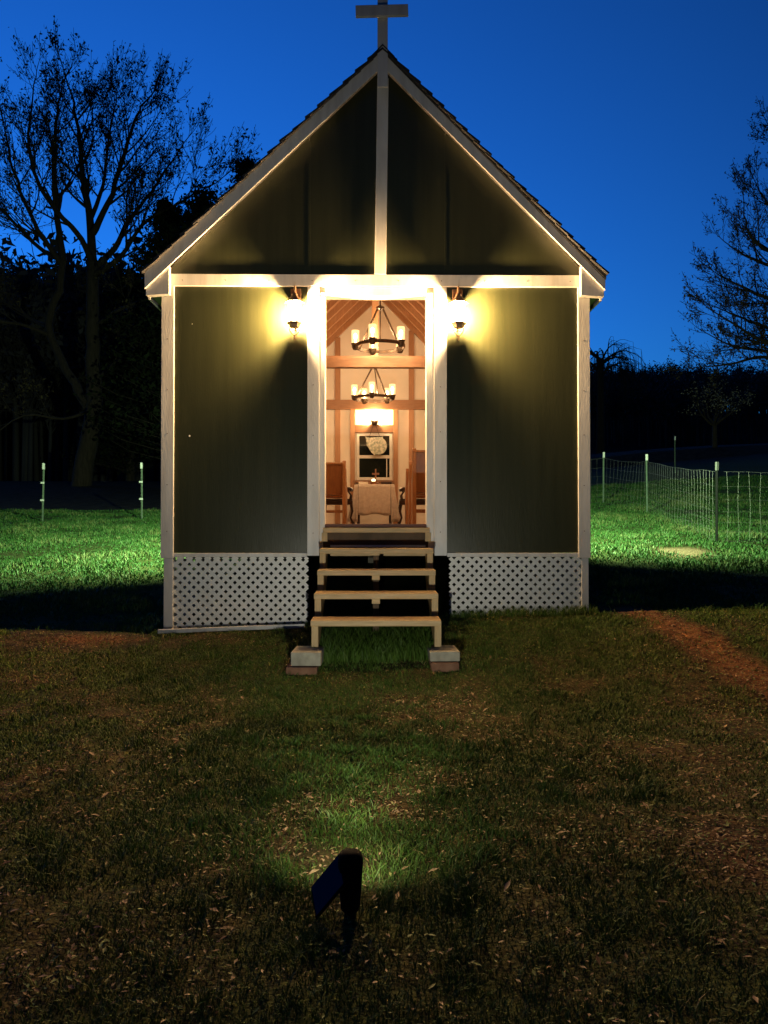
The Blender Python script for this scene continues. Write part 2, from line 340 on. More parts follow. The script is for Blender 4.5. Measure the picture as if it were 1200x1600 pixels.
# side and back walls
for sx in (-1, 1):
    b = MB(); b.box(sx*(WX-.10), sx*WX, .101, LEN, .70, 3.08); b.build('side_wall', M_green, ch)
    b = MB(); b.box(sx*(WX-.115), sx*(WX-.101), .101, LEN-.11, FL, 3.3); b.build('side_lining', M_inner, ch)
WX0, WX1, WZ0, WZ1 = -.335, .29, 1.70, 2.52
b = MB(); Y0, Y1 = LEN-.10, LEN
b.box(-WX+.02, WX0, Y0, Y1, .70, 3.05); b.box(WX1, WX-.02, Y0, Y1, .70, 3.05); b.box(WX0, WX1, Y0, Y1, .70, WZ0); b.box(WX0, WX1, Y0, Y1, WZ1, 3.05)
b.prism([(-WX+.02, 3.05), (WX-.02, 3.05), (WX-.02, rz(WX)-.12), (AX, AZ-.12), (-WX+.02, rz(-WX)-.12)], Y0, Y1); b.build('back_wall', M_inner, ch)
# green sheets on the front
PY0, PY1 = -.014, -.002
for a, c in ((-1.80, -.585), (.61, 1.80)):
    MB().box(a, c, PY0, PY1, .70, 3.06).build('wall_panel', M_green, ch)
for side in (-1, 1):
    xs = [-1.84, -.585-.003, AX-.02] if side < 0 else [AX+.02, .615+.003, 1.84]
    b = MB()
    for i in (0, 1):
        a, c = xs[i]+.0015, xs[i+1]-.0015
        b.prism([(a, 3.10), (c, 3.10), (c, rz(c)-.10), (a, rz(a)-.10)], PY0 - .001*i, PY1)
    b.build('gable_panel', M_green, ch)
for qx, qz, qr in ((-1.64, 1.73, .008), (-1.62, 2.72, .004)):
    MB().lathe([(qr, 0), (qr*.8, .0012)], (qx, -.0141, qz), 9, Matrix.Rotation(R(90), 3, 'X')).build('paint_fleck', M_lattice, ch)
# thin seam battens in the gable
for xx in (-.588, .618):
    MB().box(xx-.008, xx+.008, -.0175, -.0145, 3.155, rz(xx)-.13).build('seam_strip', M_green, ch)
# white trim
tr = lambda x0, x1, y0, y1, z0, z1, nm, m=M_white: MB().box(x0, x1, y0, y1, z0, z1).build(nm, m, ch, bevel=.003)
tr(-1.885, -1.775, -.036, .06, .655, 3.05, 'corner_board'); tr(1.79, 1.895, -.036, .06, .655, 3.05, 'corner_board')
tr(-1.85, 1.87, -.042, -.0155, 3.051, 3.155, 'band_board')
tr(-.602, -.497, -.034, -.001, .675, 3.049, 'door_casing'); tr(.515, .628, -.034, -.001, .675, 3.049, 'door_casing')
tr(-.495, -.4465, -.026, .12, .80, 2.999, 'door_jamb'); tr(.4475, .513, -.026, .12, .80, 2.999, 'door_jamb')
tr(-.4455, .4465, -.024, .12, 2.975, 3.048, 'door_head')
tr(-1.774, -.604, -.03, -.0015, .664, .699, 'sill_trim'); tr(.63, 1.789, -.03, -.0015, .664, .699, 'sill_trim')
kb = MB().beam((AX-.02, -.030, 3.156), (AX+.004, -.030, AZ-.2), .1, .03, up=(0,-1,0)).build('centre_board', M_white, ch, bevel=.003)
# nails
nail = MB().lathe([(.0045,0),(.004,.0015)], n=8, M=Matrix.Rotation(R(90),3,'X')).build('nail_head', M_old, ch)
spots = [(xx, (-.0365 if abs(xx) > 1 else -.0345), zz+random.uniform(-.03,.03)) for xx in (-1.83, 1.84, -.55, .57) for zz in np.arange(.9, 3.0, .42)] + [(xx, -.0425, 3.10) for xx in np.arange(-1.7, 1.8, .38)]
for i, q in enumerate(spots):
    o = nail if i == 0 else nail.copy()
    if i: C.objects.link(o)
    o.location = q; o.parent = ch
# roof: decks, shingles, rake boards, eave boxes
SLY0, SLY1 = YO+.02, LEN+.11
for sd in (-1, 1):
    ex = sd*EX
    dz = .055; MB().prism([(AX, AZ-.012), (ex, EZ-.012), (ex, EZ-dz-.012), (AX, AZ-dz-.012)], SLY0, SLY1).build('roof_deck', M_white, ch)
    top = Vector((AX, 0, AZ)); bot = Vector((ex, 0, EZ)); dv = (bot-top); L = dv.length; dv.normalize(); nv = Vector((-dv.z*sd, 0, dv.x*sd)); 
    if nv.z < 0: nv = -nv
    rows = 19; b = MB(); e = L/rows
    for k in range(rows):
        yy = YO - .035; s0 = k*e + (0.0 if k else .0); s1 = (k+1)*e + (.018 if k < rows-1 else .028)
        while yy < LEN + .13:
            ln = random.uniform(.28, .42) ; y1 = min(yy + ln, LEN + .14)
            j = random.uniform(-.006, .006); lift = random.uniform(.004, .010)
            if yy < YO: yy -= random.uniform(-.006, .010)
            a0 = top + dv*(s0 - .03 if k else 0); a1 = top + dv*(s1 + j)
            vs = []
            for p, lo, hi in ((a0, -.010, .000), (a1, .004, .016 + lift)):
                for y_ in (yy, y1-.003): vs += [p + nv*lo + Vector((0, y_, 0)), p + nv*hi + Vector((0, y_, 0))]
            b.add(vs, [(0,1,3,2),(4,6,7,5),(0,4,5,1),(2,3,7,6),(1,5,7,3),(0,2,6,4)]); yy = y1
    b.build('roof_shingles', M_shingle, ch)
    for ya, yb in ((YO, YO+.019), (LEN+.111, LEN+.13)):
        t0 = .004 if sd < 0 else .052
        MB().prism([(AX, AZ-.004-(t0-.004)*.3), (ex+sd*.006, EZ-t0), (ex+sd*.006, EZ-T-.004), (AX, AZ-T-.004)], ya, yb).build('rake_board', M_white, ch, bevel=.002)
        if sd > 0: MB().prism([(AX, AZ-.0), (ex+.012, EZ-.0), (ex+.012, EZ-.050), (AX, AZ-.017)], ya-.006, yb-.002).build('drip_edge', M_shingle, ch)
    # a second, narrower shadow board that catches the lamp light
    # closed eave return at the front corner
    x2 = sd*1.80
    MB().prism([(ex, EZ-.10), (ex, 2.945), (x2, 2.945+.012), (x2, rz(x2)-.12)], YO+.02, -.045).build('eave_return', M_white, ch, bevel=.002)
    MB().box(min(ex, ex-sd*.018), max(ex, ex-sd*.018), -.04, LEN+.1, 2.93, EZ-.075).build('eave_fascia', M_white, ch)
    MB().box(min(sd*WX, ex-sd*.02), max(sd*WX, ex-sd*.02), -.04, LEN+.1, 2.955, 2.967).build('eave_soffit', M_green, ch)
MB().prism([(AX-.11, AZ-.085), (AX-.10, AZ-.068), (AX, AZ+.032), (AX+.10, AZ-.068), (AX+.11, AZ-.085), (AX, AZ+.02)], YO-.03, LEN+.13).build('ridge_cap', M_shingle, ch)
# roof cross
rc = MB().box(AX-.045, AX+.045, YO-.024, YO-.001, AZ-.34, 5.62).build('roof_cross', M_white, ch, bevel=.003)
MB().beam((AX-.235, YO-.040, 5.405), (AX+.222, YO-.040, 5.42), .03, .098).build('cross_arm', M_white, rc, bevel=.003)
# lattice skirts
def lattice(parent, o3, ux, wid, z0, z1, name='lattice_skirt', nrm=(0,-1,0)):
    b = MB(); U = Vector(ux); N_ = Vector(nrm); p = .0565; Hh = z1 - z0; w = .0315
    for layer, sg in ((0, 1), (1, -1)):
        c = -Hh
        while c < wid + Hh:
            # line u = c + sg*v
            lo, hi = (0, Hh)
            if sg > 0: lo = max(0, -c); hi = min(Hh, wid - c)
            else: lo = max(0, c - wid); hi = min(Hh, c)
            if hi - lo > .01:
                a = Vector(o3) + U*(c + sg*lo) + Vector((0,0,z0+lo)) + N_*(.0045*layer*1.05)
                d = Vector(o3) + U*(c + sg*hi) + Vector((0,0,z0+hi)) + N_*(.0045*layer*1.05)
                b.beam(a, d, w, .0044, up=N_)
            c += p*math.sqrt(2)
    return b.build(name, M_lattice, parent)
lattice(ch, (-1.775, -.006, 0), (1,0,0), 1.175, -.04, .662); lattice(ch, (.655, -.006, 0), (1,0,0), 1.16, .02, .662)
lattice(ch, (-1.80, .06, 0), (0,1,0), 6.6, -.0, .64, nrm=(-1,0,0)); lattice(ch, (1.80, .06, 0), (0,1,0), 6.6, .05, .64, nrm=(1,0,0))
tr(-1.858, -1.776, -.030, .05, -.06, .654, 'corner_post'); tr(1.816, 1.878, -.030, .05, .0, .654, 'corner_post')
# floor platform
b = MB(); b.box(-1.80, 1.80, .012, LEN-.02, FL-.05, FL); b.build('floor', M_floor, ch)
b = MB(); b.box(-1.80, 1.80, .03, .07, .72, FL-.052); b.box(-1.79, 1.79, LEN-.09, LEN-.05, .66, FL-.052)
for yy in np.arange(.45, 6.4, .41): b.box(-1.79, 1.79, yy, yy+.04, .70, FL-.052)
b.build('floor_joists', M_old, ch)
MB().box(-.40, -.03, .0, .028, .672, .702).build('cleat_strip', M_lumber, ch); MB().box(.07, .46, .0, .028, .672, .702).build('cleat_strip', M_lumber, ch)
MB().box(-.40, .44, -.004, .028, .752, .768).build('cleat_strip', M_white, ch)
MB().box(-.445, .445, -.03, .10, FL-.012, FL+.014).build('threshold', mat('threshold_wood', (.10,.03,.018), .6), ch, bevel=.004)
for xx in (-1.6, 0, 1.6):
    for yy in ((.6, 3.3, 6.2) if xx else (3.3, 6.2)): MB().box(xx-.1, xx+.1, yy-.1, yy+.1, gz(xx, yy)-.15, .70 if yy < 6.5 else .7).build('pier', M_block, ch)
MB().beam((-1.87, -.15, .030), (-.61, -.15, .078), .04, .034).build('ground_board', M_white, ch, bevel=.003)
# interior: ceiling boards, rafters, truss, studs
for sd in (-1, 1):
    ex = sd*(WX-.02)
    zt = lambda x: rz(x) - .068 - .004
    MB().prism([(AX, zt(AX)-.02), (ex, zt(ex)-.02), (ex, zt(ex)-.034), (AX, zt(AX)-.034)], .101, LEN-.101).build('ceiling_boards', M_ceil, ch)
    k = 0
    for yy in list(np.arange(.55, 6.3, .46)) + [LEN-.18]:
        w = .045 if yy < 6.4 else .07
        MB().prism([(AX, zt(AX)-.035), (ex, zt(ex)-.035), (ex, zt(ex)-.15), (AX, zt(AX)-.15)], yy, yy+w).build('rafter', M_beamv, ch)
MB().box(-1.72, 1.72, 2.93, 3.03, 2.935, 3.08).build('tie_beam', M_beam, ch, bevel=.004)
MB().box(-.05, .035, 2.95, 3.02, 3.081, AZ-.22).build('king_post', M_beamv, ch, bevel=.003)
MB().box(-1.72, 1.72, LEN-.20, LEN-.102, 2.93, 3.09).build('tie_beam', M_beam, ch, bevel=.004)
for xx in (-.66, .62, -1.3, 1.26):
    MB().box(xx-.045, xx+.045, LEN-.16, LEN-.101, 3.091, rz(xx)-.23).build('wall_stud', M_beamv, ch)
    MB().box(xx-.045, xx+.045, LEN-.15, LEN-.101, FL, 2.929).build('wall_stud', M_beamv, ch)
for xx in (-.40, .345): MB().box(xx-.04, xx+.04, LEN-.15, LEN-.101, FL, 2.929).build('wall_stud', M_beamv, ch)
MB().box(-.359, .304, LEN-.15, LEN-.101, 2.53, 2.66).build('window_header', M_beam, ch)
MB().box(-.359, .304, LEN-.19, LEN-.101, 1.655, 1.695).build('window_shelf', M_beam, ch)
# back window
wf = MB(); yA, yB = LEN-.14, LEN-.085
for x0, x1, z0, z1 in ((WX0, WX0+.05, WZ0, WZ1), (WX1-.05, WX1, WZ0, WZ1), (WX0+.05, WX1-.05, WZ0, WZ0+.05), (WX0+.05, WX1-.05, WZ1-.05, WZ1), (WX0+.05, WX1-.05, 2.08, 2.135)):
    wf.box(x0, x1, yA, yB, z0, z1)
wn = wf.build('window', M_vinyl, ch, bevel=.004)
MB().box(WX0+.049, WX1-.049, LEN-.112, LEN-.106, WZ0+.049, WZ1-.049).build('pane', M_pane, wn)
MB().box(.185, .20, LEN-.125, LEN-.113, WZ0+.051, 2.079).build('muntin', M_vinyl, wn)

# ------------------------------------------------------------------ stairs
st = empty('wooden_steps', (0, -.9, gz(0,-.9)), 'open wooden steps of five treads climbing to the chapel door', 'steps')
stl = Vector(st.location)
def sb(b, nm, m, bevel=.004, par=None):
    o = b.build(nm, m, None, bevel=bevel); o.parent = par or st; o.matrix_parent_inverse = Matrix.Translation(-stl) if not par else Matrix.Identity(4); return o
tz = [.921, .746, .580, .418, .247]; ty = [-.05, -.32, -.56, -.85, -1.14]
for k in range(5):
    x0, x1 = (-.475 + (.0 if k else .012), .487 - (0 if k else .012)); tw = random.uniform(-.004, .004)
    back = ty[k] + (.27 if k else .02) ; 
    if k == 0: b = MB().box(x0, x1, ty[0], -.036, tz[0]-.042, tz[0])
    else: b = MB().box(x0+tw, x1+tw, ty[k], min(back, -.04), tz[k]-.042, tz[k])
    sb(b, 'tread', M_lumber)
    
for k in (1, 2, 3):  # middle stringer: lit top put into paler lumber, tread shadow into darker wood
    zt_ = tz[k] - .043; yk = ty[k] + .05
    sb(MB().box(-.030, .034, yk, yk+.04, zt_-(.016 if k == 1 else .04), zt_), 'lit_stringer_top', M_lumber, .002)
    sb(MB().box(-.022, .026, yk+.10, yk+.14, .10, zt_), 'shaded_stringer', M_old, .002)
for xc in (-.449, .461):
    b = MB(); w = .025; n0 = 4 if abs(xc) > .1 else 3
    pts = []                                             # side outline in (Y, Z), sawtooth
    zb = tz[n0] - .043
    base = .045 if n0 == 4 else .24
    pts.append((ty[n0] + .04, base))
    for k in range(n0, 0, -1):
        pts.append((ty[k] + .04, tz[k] - .043)); pts.append((ty[k-1] + .04 if k > 1 else -.042, tz[k] - .043))
    pts.append((-.042, tz[1] - .043)); pts.append((-.042, .48)); pts.append((ty[n0] + .18, base))
    pp = []
    for q in pts:
        if not pp or (abs(q[0]-pp[-1][0]) + abs(q[1]-pp[-1][1])) > 1e-4: pp.append(q)
    n = len(pp); vs = [(xc-w, y_, z_) for y_, z_ in pp] + [(xc+w, y_, z_) for y_, z_ in pp]
    b.add(vs, [tuple(range(n)), tuple(range(2*n-1, n-1, -1))] + [(i, i+n, (i+1) % n + n, (i+1) % n) for i in range(n)])
    sb(b, 'stringer', M_lumberv, .002)
for xc in (-.449, .461): sb(MB().box(xc-.025, xc+.025, ty[0]+.012, -.037, .80, tz[0]-.043), 'hanger_block', M_lumberv, .002)
for nm, mm, sx, x0, x1, z0, z1, y0, y1, lab, cat in (
    ('support_block', M_block, -1, -.60, -.385, -.055, .042, -1.30, -1.0, 'pale weathered timber block carrying the left foot of the steps', 'block'),
    ('support_block', M_block, 1, .385, .60, -.028, .042, -1.28, -.98, 'pale weathered timber block carrying the right foot of the steps', 'block'),
    ('paver', M_paver, -1, -.63, -.41, -.135, -.058, -1.34, -1.0, 'flat brown paver lying beneath the left support block', 'paver'),
    ('paver', M_paver, 1, .39, .59, -.110, -.031, -1.32, -1.0, 'flat brown paver lying beneath the right support block', 'paver')):
    c = Vector(((x0+x1)/2, (y0+y1)/2, z0)); bb = MB(); bb.box(x0-c.x, x1-c.x, y0-c.y, y1-c.y, 0, z1-z0)
    o = bb.build(nm, mm, bevel=.006); o.location = c; o.rotation_euler[2] = R(2*sx); tag(o, lab, cat, 'footings of the steps')

# ------------------------------------------------------------------ porch lanterns
def lamp(name, loc, power, col, rad, parent, typ='POINT'):
    l = bpy.data.lights.new(name, typ); l.energy = power; l.color = col; l.shadow_soft_size = rad
    o = bpy.data.objects.new(name, l); C.objects.link(o); o.location = loc; o.parent = parent; return o
WARM = (1.0, .68, .36)
M_lglass = shade_mat('lantern_glass_lit', (1, .78, .42), 30, .75)
M_hot = shade_mat('hot_bulb', (1, .8, .5), 80, .9)
PORCH_W = 640.0
def make_lantern():
    # origin at the centre of the glass; wall lies .11 behind (+Y)
    r = empty('porch_lantern', (0,0,0), 'x', 'lantern', 'lit porch lanterns beside the chapel door')
    bk = MB(); bk.box(-.045, .045, .094, .108, .02, .24); bk.build('back_plate', M_lantern, r, bevel=.004)
    MB().tube([(0,.095,.20), (0,.05,.245), (0,.01,.235), (0,0,.19), (0,0,.155)], .007).build('arm', M_lantern, r, smooth=True)
    MB().tube([(0,.097,.03), (0,.085,-.10), (0,.06,-.14), (0,.02,-.11)], .006).build('brace', M_lantern, r, smooth=True)
    n6 = 6
    MB().lathe([(.010,.175),(.026,.165),(.032,.145),(.060,.115),(.084,.098),(.086,.088),(.055,.084)], n=n6).build('cap', M_lantern, r)
    MB().lathe([(.052,-.085),(.058,.083)], n=n6).build('glass', M_lglass, r)
    fb = MB()
    for k in range(6):
        a = 2*math.pi*k/6; fb.tube([(.053*math.cos(a), .053*math.sin(a), -.088), (.060*math.cos(a), .060*math.sin(a), .085)], .0035, 5)
    fb.build('frame', M_lantern, r)
    MB().lathe([(.066,-.083),(.068,-.093),(.052,-.105),(.042,-.128),(.026,-.132)], n=n6).build('base', M_lantern, r)
    sc = MB()
    for sx in (-1, 1):
        sc.tube([(sx*.040,0,-.125),(sx*.046,0,-.145),(sx*.032,0,-.172),(sx*.014,0,-.192),(0,0,-.200)], .0038, 6)
    sc.tube([(-.024,0,-.158),(.024,0,-.158)], .0028, 6)
    sc.lathe([(.002,-.197),(.008,-.205),(.005,-.215),(.009,-.224),(.003,-.238)], n=8); sc.build('finial', M_lantern, r, smooth=True)
    MB().lathe([(.004,-.05),(.016,-.03),(.022,0),(.016,.03),(.004,.045)], n=10).build('bulb', M_hot, r, smooth=True)
    lamp('lantern_light', (0, 0, .0), PORCH_W, WARM, .03, r)
    return r
L1 = make_lantern(); L1.location = (-.705, -.128, 2.79); L1['label'] = 'glowing copper porch lantern on the green panel left of the doorway'
L2 = copy_tree(L1); L2.location = (.722, -.128, 2.79); L2['label'] = 'glowing copper porch lantern on the green panel right of the doorway'

# ------------------------------------------------------------------ chandeliers, sconce
M_shade = shade_mat('candle_shade_lit', (1, .60, .25), 1.1, .8)
M_flame = shade_mat('candle_bulb', (1, .74, .40), 9, .9)
def make_chandelier(rot):
    r = empty('chandelier', (0,0,0), 'x', 'chandelier', 'ring chandeliers hanging down the aisle'); RR = .30
    ring = MB(); n = 48; vs = []; fs = []
    for k in range(n):
        a = 2*math.pi*k/n
        for rr, z in ((RR,-.02),(RR,.02),(RR-.008,.02),(RR-.008,-.02)): vs.append((rr*math.cos(a), rr*math.sin(a), z))
    for k in range(n):
        j = (k+1) % n
        for q in range(4): fs.append((k*4+q, j*4+q, j*4+(q+1) % 4, k*4+(q+1) % 4))
    ring.add(vs, fs); ring.build('ring', M_bronze, r, smooth=True)
    for k in range(3):
        a = R(rot + 30 + 120*k); MB().beam((RR*.98*math.cos(a), RR*.98*math.sin(a), 0), (.03*math.cos(a), .03*math.sin(a), .47), .012, .022, up=(math.cos(a), math.sin(a), .3)).build('strap', M_bronze, r)
    MB().lathe([(.012,.44),(.05,.455),(.05,.475),(.02,.49),(.008,.50),(.008,.62)], n=16).build('hub', M_bronze, r, smooth=True)
    for k in range(5):
        a = R(rot + 180 + 72*k); cx, cy = RR*math.cos(a), RR*math.sin(a)
        cp = MB(); cp.lathe([(.008,-.045),(.03,-.038),(.042,-.012),(.045,.022),(.052,.024),(.052,.034),(.02,.036)], (cx,cy,0), 14); cp = cp.build('candle_cup', M_bronze, r, smooth=True)
        MB().lathe([(.044,.036),(.046,.19)], (cx,cy,0), 18).build('shade', M_shade, cp, smooth=True).data.polygons
        MB().lathe([(.010,.036),(.012,.085),(.022,.105),(.023,.13),(.012,.155),(.002,.16)], (cx,cy,0), 10).build('bulb', M_flame, cp, smooth=True)
        lamp('candle_light', (cx, cy, .125), INT_W, (1, .77, .53), .03, r)
    return r
INT_W = 19
c1 = make_chandelier(0); c1.location = (.055, -6.8+9.25, 3.09); c1['label'] = 'larger looking ring chandelier nearest the doorway, above the first tie beam'
c2 = make_chandelier(12); c2.location = (-.025, 4.80, 2.84); c2['label'] = 'ring chandelier farther in, hanging between the two tie beams'
MB().tube([(0,0,.62), (0,0,rz(.055)-.2-3.09)], .006, 6).build('rod', M_bronze, c1); MB().tube([(0,0,.62), (0,0,rz(0)-.2-2.84)], .006, 6).build('rod', M_bronze, c2)
sco = empty('wall_sconce', (-.02, LEN-.15, 2.75), 'bright wall sconce with glass shade above the altar window', 'wall lamp')
MB().box(-.05,.05,.0,.048,-.09,.02).build('back_plate', M_steel, sco, bevel=.004)
MB().lathe([(.02,-.10),(.05,-.085),(.055,-.03),(.02,-.02)], (0,-.07,0), 14).build('cup', M_bronze, sco, smooth=True)
MB().lathe([(.045,-.03),(.085,.10)], (0,-.07,0), 18).build('shade', M_shade, sco, smooth=True)
MB().lathe([(.01,-.02),(.03,.03),(.012,.07),(.002,.075)], (0,-.07,0), 10).build('bulb', M_hot, sco, smooth=True)
lamp('sconce_light', (0,-.09,.04), 60, (1,.74,.46), .03, sco)
# hanging ornament in front of the window
orn = empty('hanging_ornament', (-.02, LEN-.25, 2.29), 'frosted glass ornament hanging on strings in front of the window', 'ornament')
MB().lathe([(.001,-.004),(.15,-.004),(.155,0),(.15,.004),(.001,.004)], (.06,.02,.0), 28, Matrix.Rotation(R(90),3,'X')).build('glass_disc', M_stain, orn)
hp = [(-.16,.16),(-.08,.135),(0,.15),(.08,.135),(.15,.16),(.13,.02),(.06,-.10),(0,-.17),(-.06,-.11),(-.13,.0)]
MB().prism(hp, -.012, -.004).build('glass_shield', M_stain, orn)
MB().tube([(-.09,-.01,.15),(-.01,-.03,.38),(.01,-.03,.38),(.09,-.01,.15)], .0035, 5).build('string', M_bronze, orn)

# ------------------------------------------------------------------ altar and things on it
AY = 5.75
al = empty('altar_table', (-.02, AY, FL), 'small altar table under a pale cloth at the back of the aisle', 'table')
MB().box(-.30,.30,-.18,.18,.60,.635).build('tabletop', M_dark, al, bevel=.003)
for sx in (-.26,.26):
    for sy in (-.14,.14): MB().box(sx-.02,sx+.02,sy-.02,sy+.02,0,.60).build('leg', M_dark, al)
cl = MB(); n = 40                                   # draped cloth: top, front apron, flaring sides
def sheet(fn, nu, nv, th=.004):
    vs = [fn(i/nu, j/nv) for j in range(nv+1) for i in range(nu+1)]; m_ = nu+1
    cl.add(vs, [(j*m_+i, j*m_+i+1, (j+1)*m_+i+1, (j+1)*m_+i) for j in range(nv) for i in range(nu)])
sheet(lambda u, v: (-.315+.63*u, -.195+.38*v, .641), 12, 6)
sheet(lambda u, v: (-.26+.52*u, -.198-.02*v+.008*math.sin(u*30)*v, .641-.49*v-.015*math.sin(u*9)*v), 40, 10)
for s_ in (-1, 1):
    sheet(lambda u, v: (s_*(.315+.06*v+.02*math.sin(u*22)*v+.05*v*v), -.197+.38*u-.02*v, .640-.60*v), 30, 10)
    sheet(lambda u, v: (s_*(.265+.055*u+(.06+.05*v)*v*u+.012*math.sin(u*14)*v), -.1985-.02*v-.012*math.sin(u*9)*v, .640-.60*v), 12, 10)
clo = cl.build('altar_cloth', M_cloth, None, smooth=True); clo.location = (-.02, AY, FL)
tag(clo, 'pale cream cloth draped over the altar table, hem near the floor', 'tablecloth'); sd_ = clo.modifiers.new('solid', 'SOLIDIFY'); sd_.thickness = .003
cr = MB(); zT = FL+.645
ac = MB().box(-.012,.012,-.01,.01,.03,.26).box(-.06,-.0125,-.009,.009,.165,.195).box(.0125,.06,-.009,.009,.165,.195).box(-.045,.045,-.03,.03,0,.0295).build('table_cross', mat('cross_wood', (.2,.08,.04), .5), None, bevel=.003)
ac.location = (-.02+.02, AY+.10, zT); tag(ac, 'small wooden standing cross on the altar cloth', 'cross')
cd = empty('jar_candle', (-.035, AY-.05, zT), 'lit candle in a small amber jar on the altar before the cross', 'candle')
MB().lathe([(.036,0),(.04,.006),(.04,.05),(.034,.05)], n=16).build('jar', mat('amber_jar', (.25,.10,.03), .2), cd, smooth=True)
MB().lathe([(.001,.051),(.030,.052),(.028,.085),(.001,.088)], n=14).build('flame_glow', mat('candle_glow', (1,.8,.5), .5, emit=(1,.8,.5), es=4), cd, smooth=True)
o = MB().box(-.085,.085,-.05,.05,0,.035).box(-.087,.087,-.052,.052,.0355,.047).build('black_box', M_dark, None, bevel=.004); o.location = (.175, AY-.02, zT); tag(o, 'flat black book box lying on the right end of the altar', 'box')
o = MB().box(-.075,.075,-.05,.05,0,.04).build('pale_book', M_inner, None, bevel=.004); o.location = (-.20, AY-.02, zT); tag(o, 'flat pale book lying on the left end of the altar', 'book')

# ------------------------------------------------------------------ pews and armchairs
def make_pew(h, width, sx):
    r = empty('church_pew', (0,0,FL), 'x', 'pew', 'wooden pews facing the altar')
    def endp(x0):
        b = MB(); pts = [(-.04,0),(-.04,h-.05),(-.015,h-.01),(.02,h),(.05,h-.02),(.07,h-.10),(.10,.66),(.20,.60),(.36,.58),(.42,.54),(.43,.42),(.40,.12),(.42,0)]
        n = len(pts); vs = [(x0, y_, z_) for y_, z_ in pts] + [(x0+.045, y_, z_) for y_, z_ in pts]
        b.add(vs, [tuple(range(n)), tuple(range(2*n-1, n-1, -1))] + [(i, i+n, (i+1) % n + n, (i+1) % n) for i in range(n)]); return b
    # local x from 0 (aisle) outward in sx
    endp(0 if sx > 0 else -.045).build('pew_end', M_pewl, r, bevel=.006); endp(sx*width-.0225).build('pew_end', M_pewl, r, bevel=.006)
    X = sorted((sx*.046, sx*(width-.03)))
    MB().beam(((X[0]+X[1])/2, .05, .40), ((X[0]+X[1])/2, -.005, h-.06), X[1]-X[0], .022, up=(0,1,0)).build('backrest', M_pew, r)
    MB().box(X[0], X[1], -.03, .03, h-.06, h-.03).build('top_rail', M_pewl, r, bevel=.006)
    MB().box(X[0], X[1], .04, .42, .40, .43).build('seat', M_pew, r, bevel=.006)
    MB().box(X[0], X[1], -.012, .01, .17, .19).build('stretcher', M_pew, r)
    return r
for px, py, sx, h, lab in ((.455, 2.70, 1, .95, 'tallest wooden pew on the right of the aisle, nearest the door'),
                           (.450, 3.55, 1, .86, 'second wooden pew on the right side, between two others'),
                           (.455, 4.75, 1, .84, 'wooden pew on the right nearest the altar armchair'),
                           (-.40, 3.50, -1, .86, 'wooden pew on the left of the aisle nearest the door'),
                           (-.44, 4.75, -1, .84, 'wooden pew on the left side nearest the altar')):
    p = make_pew(h, 1.22, sx); p.location = (px, py, FL); p['label'] = lab
def make_chair():
    r = empty('armchair', (0,0,FL), 'x', 'armchair', 'dark armchairs flanking the altar')   # faces -X
    MB().box(-.24,.22,-.24,.24,.31,.37).box(-.235,.215,-.22,.22,.371,.40).build('seat', M_dark, r, bevel=.01)
    for sy in (-.22,.22):
        MB().tube([(-.22,sy,.31),(-.235,sy,.2),(-.21,sy,.1),(-.25,sy,0)], [.022,.02,.015,.018]).build('leg', M_dark, r, smooth=True)
        MB().tube([(.21,sy,.31),(.24,sy,.1),(.28,sy,0)], [.02,.018,.016]).build('leg', M_dark, r, smooth=True)
        MB().tube([(-.20,sy,.38),(-.21,sy,.46),(-.17,sy,.52),(-.20,sy,.555)], .014).tube([(-.235,sy,.545),(-.19,sy,.565),(0,sy,.55),(.20,sy,.57)], [.024,.022,.016,.015]).build('arm', M_dark, r, smooth=True)
    MB().beam((.21,0,.38),(.27,0,.92), .46, .035, up=(1,0,0)).build('backrest', M_dark, r, bevel=.012)
    return r
a1 = make_chair(); a1.location = (.62, 5.55, FL); a1['label'] = 'dark wooden armchair standing to the right of the altar'
a2 = copy_tree(a1); a2.location = (-.605, 5.55, FL); a2.rotation_euler[2] = math.pi; a2['label'] = 'dark wooden armchair standing to the left of the altar'

# ------------------------------------------------------------------ ground spotlight
sx_, sy_ = -.075, -4.50; sz_ = gz(sx_, sy_) - .03
sp = empty('solar_spotlight', (sx_, sy_, sz_), 'black solar spotlight on a stake in the foreground grass', 'spotlight')
MB().lathe([(.004,-.08),(.013,0),(.014,.02),(.018,.024),(.018,.085),(.012,.09)], n=12).build('stake', M_black, sp, smooth=True)
hb = MB(); pr = [(.022,.050),(.028,.056),(.034,.12),(.038,.19),(.033,.209),(.022,.217)]
vs = []
for w_, z_ in pr:
    for k in range(16):
        a_ = 2*math.pi*k/16; ca, sa = math.cos(a_), math.sin(a_); q_ = (abs(ca)**3.2 + abs(sa)**3.2)**(-1/3.2)
        vs.append((w_*ca*q_, .85*w_*sa*q_ - .004 + (z_-.06)*.10, z_))
hb.add(vs, [(i*16+k, i*16+(k+1) % 16, (i+1)*16+(k+1) % 16, (i+1)*16+k) for i in range(len(pr)-1) for k in range(16)] + [tuple(range(16)), tuple(5*16+k for k in range(16))])
hb.build('lamp_head', M_black, sp, smooth=True)
A_, B_, C_, D_ = [Vector(q) for q in ((-.030,.022,.207), (-.010,-.036,.142), (-.097,-.040,.040), (-.117,.018,.105))]
nn = (B_-A_).cross(D_-A_).normalized()
if nn.z < 0: nn = -nn
pb = MB(); pb.add([v - nn*.006 for v in (A_,B_,C_,D_)] + [v + nn*.006 for v in (A_,B_,C_,D_)], [(0,1,2,3),(7,6,5,4),(0,4,5,1),(1,5,6,2),(2,6,7,3),(3,7,4,0)])
pn = pb.build('solar_panel', M_black, sp, bevel=.003); cc = (A_+B_+C_+D_)/4
